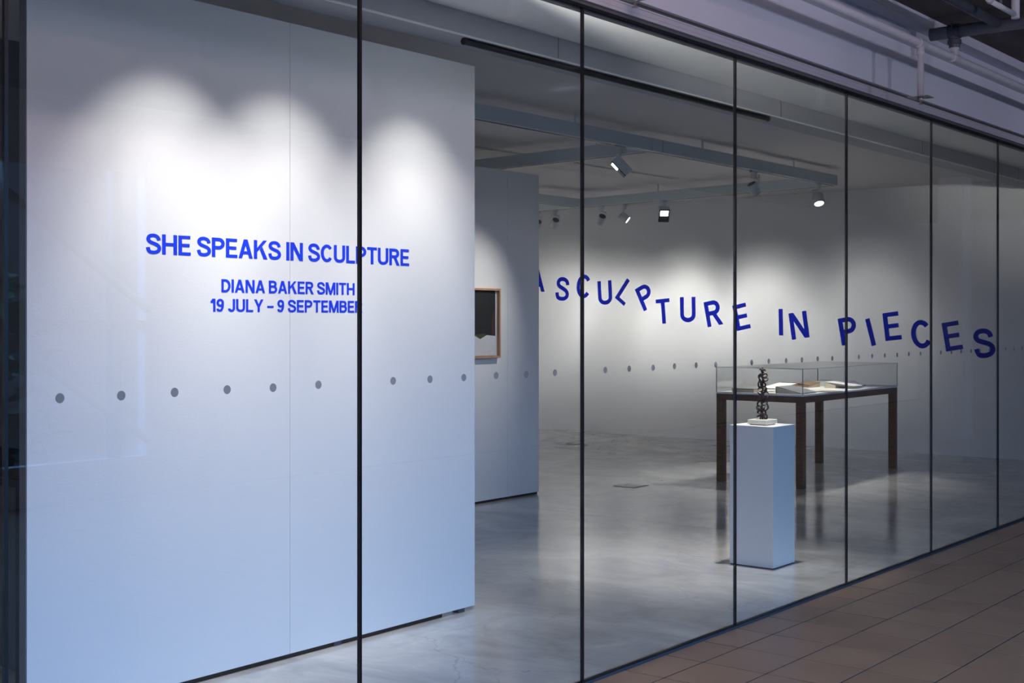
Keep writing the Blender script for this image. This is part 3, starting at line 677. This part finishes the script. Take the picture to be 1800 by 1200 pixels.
def open_book(loc, rz, w_, h_, th, cover, page, label, lift=0.25, cat='book', fan=True):
    e = empty('open_book', loc, rz); tag(e, label, cat, g)
    bx('cover', e, -w_, w_, -h_/2-0.003, h_/2+0.003, 0, 0.003, M[cover])
    for s in (-1, 1):
        bm = bmesh.new(); n = 8; top = []
        for i in range(n+1):
            t = i/n; x = s*w_*t*0.98; z = 0.003 + th*(math.sin(PI*min(t*1.6+0.15, 1))**0.6 if 0 else (0.45+0.55*math.sin(PI*(0.15+0.85*t)))) * (1-0.35*t)
            top.append((x, z))
        f0 = [bm.verts.new((x, -h_/2, z)) for x, z in top]; f1 = [bm.verts.new((x, h_/2, z)) for x, z in top]
        b0_ = [bm.verts.new((x, -h_/2, 0.003)) for x, z in top]; b1_ = [bm.verts.new((x, h_/2, 0.003)) for x, z in top]
        for i in range(n):
            bm.faces.new((f0[i], f0[i+1], f1[i+1], f1[i])); bm.faces.new((b0_[i], b0_[i+1], f0[i+1], f0[i])); bm.faces.new((f1[i], f1[i+1], b1_[i+1], b1_[i]))
        bm.faces.new((b0_[-1], b1_[-1], f1[-1], f0[-1])); bm.faces.new((b0_[0], f0[0], f1[0], b1_[0]))
        bmesh.ops.recalc_face_normals(bm, faces=bm.faces[:]); link('page_block', bm, M[page], e)
    return e
open_book((11.76, 6.17, DZ), 0.3, 0.14, 0.20, 0.014, 'brown_cover', 'paper', 'low open booklet with brown cover behind the bronze sculpture', cat='book')
# big grey printed book leaning on a cradle
e = empty('open_book', (11.43, 5.88, DZ), -PI/2); tag(e, 'large grey printed book resting open on a sloping cradle near the case corner', 'book', g)
bm = wedge_bm(0.25, 0.34, 0.062, 0.008); link('page_block', bm, M['page_cream'], e)
bm = wedge_bm(0.262, 0.352, 0.004, 0.004)
for v in bm.verts: v.co.z += 0.063 - 0.054*v.co.x/0.25; v.co.x -= 0.003; v.co.y -= 0.006
link('cover', bm, M['grey_print'], e)
bm = bmesh.new(); add_box(bm, -0.008, 0.0, -0.004, 0.344, 0.0, 0.064); link('spine', bm, M['grey_box'], e)
# propped open book with brown boards behind
e = empty('open_book', (11.95, 6.13, DZ), -0.25); tag(e, 'open book with brown boards standing half open behind the large grey book', 'book', g)
bm = wedge_bm(0.30, 0.24, 0.012, 0.060); link('cover', bm, M['brown_cover'], e)
bm = wedge_bm(0.28, 0.23, 0.004, 0.004)
for v in bm.verts: v.co.z += 0.013+0.048*v.co.x/0.30
link('page_block', bm, M['paper'], e)
bm = bmesh.new(); add_box(bm, 0.30, 0.52, 0, 0.23, 0, 0.004)
for v in bm.verts: v.co.z += 0.062-0.16*(v.co.x-0.30)
link('cover', bm, M['brown_cover'], e)
e = empty('open_book', (12.58, 6.10, DZ), -0.1); tag(e, 'small open book with dark brown wedge of pages in the middle of the case', 'book', g)
bm = wedge_bm(0.22, 0.20, 0.012, 0.045); link('page_block', bm, M['page'], e)
bm = wedge_bm(0.23, 0.21, 0.004, 0.004)
for v in bm.verts: v.co.z += 0.013+0.034*v.co.x/0.22
link('cover', bm, M['brown_cover'], e)
e = empty('standing_card', (12.95, 6.10, DZ), 0.0); tag(e, 'white card standing upright at the back of the case', 'card', g)
bm = wedge_bm(0.20, 0.10, 0.055, 0.062); link('card', bm, M['paper'], e)
bm = wedge_bm(0.20, 0.10, 0.0015, 0.0015)
for v in bm.verts: v.co.z += 0.0555+0.035*v.co.x
link('card_edge', bm, M['grey_box'], e)
e = empty('open_book', (12.66, 5.96, DZ), -PI/2); tag(e, 'cream paged open book fanned towards the right of the case', 'book', g)
bm = wedge_bm(0.12, 0.24, 0.056, 0.030); link('page_block', bm, M['page_cream'], e)
for k in range(3):
    bm = wedge_bm(0.33, 0.24, 0.002, 0.002)
    for v in bm.verts: v.co.z += 0.057-(0.155-0.025*k)*v.co.x+0.003*k
    link('loose_leaf', bm, M['paper'], e)
e = empty('booklet', (13.13, 5.78, DZ), 0.15); tag(e, 'deep blue booklet at the right of the cream book', 'book', g)
bm = wedge_bm(0.26, 0.18, 0.030, 0.008); link('cover', bm, M['blue_print'], e)
bm = bmesh.new(); add_tube(bm, [(-0.32, 0.02, 0.068), (-0.2, 0.02, 0.070), (-0.08, 0.02, 0.055), (0.02, 0.02, 0.034)], 0.0022, 6); link('ribbon', bm, M['blue_print'], e)
for i, (x, y, a, b, rz, m, lb) in enumerate(((12.05, 5.64, 0.32, 0.20, 0.1, 'grey_print', 'printed grey sheet lying flat in front of the brown boarded book'), (12.30, 5.76, 0.26, 0.2, -0.15, 'page_cream', 'cream sheet lying flat between the grey and cream books'), (13.25, 6.02, 0.28, 0.2, 0.05, 'paper', 'white sheet lying flat at the far right of the case'), (11.48, 5.95, 0.22, 0.14, 0.1, 'page_cream', 'cream sheet lying flat beside the slim grey box'))):
    bm = bmesh.new(); add_box(bm, -a/2, a/2, -b/2, b/2, 0, 0.0015); o = link('paper_sheet', bm, M[m]); o.location = (x, y, DZ+0.0003*(i == 1)+0.0); o.rotation_euler = (0, 0, rz); tag(o, lb, 'paper', g)

# ------------------------------------------------------------------ corridor services
PY, PZ, PR = 3.02, 3.285, 0.0245
pp = empty('sprinkler_pipe', (0, PY, PZ)); tag(pp, 'white sprinkler pipe running along the corridor above the glass head', 'pipe')
def seg(name, x0, x1, r, m, par): 
    bm = bmesh.new(); add_tube(bm, [(x0, 0, 0), (x1, 0, 0)], r, 20); o = link(name, bm, m, par)
    for p in o.data.polygons: p.use_smooth = len(p.vertices) == 4
    return o
XD1, XD2 = 4.60, 7.75          # the two drops with sprinkler heads
XC1 = 8.32                     # riser to the dark main
seg('pipe_run', -6, 26, PR, M['pipe'], pp)
for x in (XD1, XD2, XC1):
    bm = bmesh.new(); add_tube(bm, [(x-0.05, 0, 0), (x-0.046, 0, 0), (x-0.03, 0, 0), (x+0.03, 0, 0), (x+0.046, 0, 0), (x+0.05, 0, 0)], [0.027, 0.031, 0.029, 0.029, 0.031, 0.027], 20)
    o = link('tee_fitting', bm, M['pipe'], pp)
    for p in o.data.polygons: p.use_smooth = True
for x in (XD1, XD2):
    bm = bmesh.new(); add_tube(bm, [(x, 0, -0.02), (x, 0, -0.052), (x, 0, -0.056), (x, 0, -0.068), (x, 0, -0.07), (x, 0, 2.955-PZ)], [0.023, 0.024, 0.027, 0.027, 0.0195, 0.0195], 20)
    o = link('drop_pipe', bm, M['pipe'], pp)
    for p in o.data.polygons: p.use_smooth = len(p.vertices) == 4
bm = bmesh.new(); add_tube(bm, [(XC1, 0, 0.02), (XC1, 0, 0.055), (XC1, 0, 0.058), (XC1, 0, 0.075)], [0.024, 0.026, 0.03, 0.03], 20); link('riser', bm, M['pipe'], pp, smooth=True)
for i, x in enumerate((XD1, XD2)):
    e = empty('sprinkler_head', (x, PY, 2.955)); e.parent = pp; e.location = (x, 0, 2.955-PZ); e.name='sprinkler_head'; 0 and tag(e, ['pendent sprinkler head under a square metal plate at the top centre', 'pendent sprinkler head under a square plate, below the white drop pipe'][i], 'sprinkler', 'sprinkler heads over the glass wall')
    bm = bmesh.new(); add_box(bm, -0.062, 0.062, -0.062, 0.062, 0, 0.003); link('plate', bm, M['steel'], e)
    bm = bmesh.new(); add_tube(bm, [(0, 0, 0), (0, 0, -0.014), (0, 0, -0.016), (0, 0, -0.020)], [0.011, 0.010, 0.007, 0.006], 12); link('body', bm, M['steel'], e)
    for s in (-1, 1):
        bm = bmesh.new(); add_tube(bm, [(s*0.006, 0, -0.016), (s*0.011, 0, -0.026), (s*0.004, 0, -0.038)], 0.0022, 6); link('yoke', bm, M['steel'], e)
    bm = bmesh.new(); add_tube(bm, [(0, 0, -0.019), (0, 0, -0.037)], 0.0022, 6); link('bulb', bm, M['brass'], e)
    bm = bmesh.new(); add_tube(bm, [(0, 0, -0.038), (0, 0, -0.040)], [0.014, 0.016], 14); link('deflector', bm, M['steel'], e)
# dark main across the corridor and branch
e = empty('main_pipe', (XC1, 3.10, 3.455)); tag(e, 'thick dark grey pipe crossing the corridor ceiling, capped beside the fascia', 'pipe')
bm = bmesh.new(); add_tube(bm, [(0, 0.08, 0), (0, 0.075, 0), (0, -6.5, 0)], [0.03, 0.041, 0.041], 22); o = link('pipe_run', bm, M['pipe_dark'], e)
for p in o.data.polygons: p.use_smooth = len(p.vertices) == 4
bm = bmesh.new(); add_tube(bm, [(0, -0.08, 0.0), (0, -0.08, -0.05), (0, -0.08, -0.055), (0, -0.08, -0.08), (0, -0.08, -0.082), (0, -0.08, -0.105)], [0.036, 0.036, 0.044, 0.044, 0.036, 0.034], 16); link('coupling', bm, M['valve'], e)
bm = bmesh.new(); add_tube(bm, [(0, -0.115, 0), (0, -0.045, 0)], [0.048, 0.048], 18); link('clamp', bm, M['valve'], e)
for s in (-1, 1):
    bm = bmesh.new(); add_tube(bm, [(s*0.045, -0.08, -0.03), (s*0.045, -0.08, 0.05)], 0.007, 8); link('bolt', bm, M['valve'], e)
e = empty('branch_pipe', (XC1, 2.74, 3.465)); tag(e, 'grey branch pipe joining the thick dark pipe under the concrete ceiling', 'pipe')
bm = bmesh.new(); add_tube(bm, [(-0.03, 0, 0), (-10, 0, 0)], 0.031, 20); o = link('pipe_run', bm, M['pipe_dark'], e)
for p in o.data.polygons: p.use_smooth = len(p.vertices) == 4
e = empty('upper_pipe', (7.42, 2.49, 3.40)); tag(e, 'thin grey pipe with an upturned sprinkler at the top right corner of the ceiling', 'pipe')
tube('pipe_run', [(0, 0, 0), (0.45, 0, 0)], 0.015, M['pipe'], e)
tube('elbow', [(0.0, 0, 0), (-0.02, 0, 0.005), (-0.025, 0, 0.05)], [0.021, 0.021, 0.018], M['pipe'], e)
tube('tee_fitting', [(0.44, 0, -0.02), (0.44, 0, 0.17)], 0.024, M['pipe'], e)
tube('sprinkler', [(0.18, 0, 0.012), (0.18, 0, 0.05), (0.18, 0, 0.052), (0.18, 0, 0.056)], [0.010, 0.006, 0.016, 0.016], M['steel'], e)

# planting outside the far windows, seen only as a reflection
def shrub(x, y, h, s, lab):
    random.seed(s); bm = bmesh.new()
    for k in range(420):
        a, b = random.uniform(0, 2*PI), random.random()
        z = h*b; rr = 0.75*math.sin(PI*min(0.15+b*0.85, 1))*random.uniform(0.3, 1)
        p = Vector((rr*math.cos(a), rr*math.sin(a), z)); d = Vector((random.gauss(0, 1), random.gauss(0, 1), random.gauss(0, .6))).normalized(); u = d.orthogonal()*0.045
        q = [bm.verts.new(p), bm.verts.new(p+d*0.12+u), bm.verts.new(p+d*0.26), bm.verts.new(p+d*0.12-u)]; bm.faces.new(q)
    o = link('shrub', bm, M['leaf']); o.location = (x, y, 0); tag(o, lab, 'shrub')
shrub(5.2, -5.2, 1.6, 0, 'low leafy green shrub outside the corridor window')
shrub(7.2, -5.9, 2.1, 1, 'taller leafy green shrub outside the corridor window')
structure(box('ground', -12, 32, -14, -3.62, -0.1, 0.0, M['sub']))
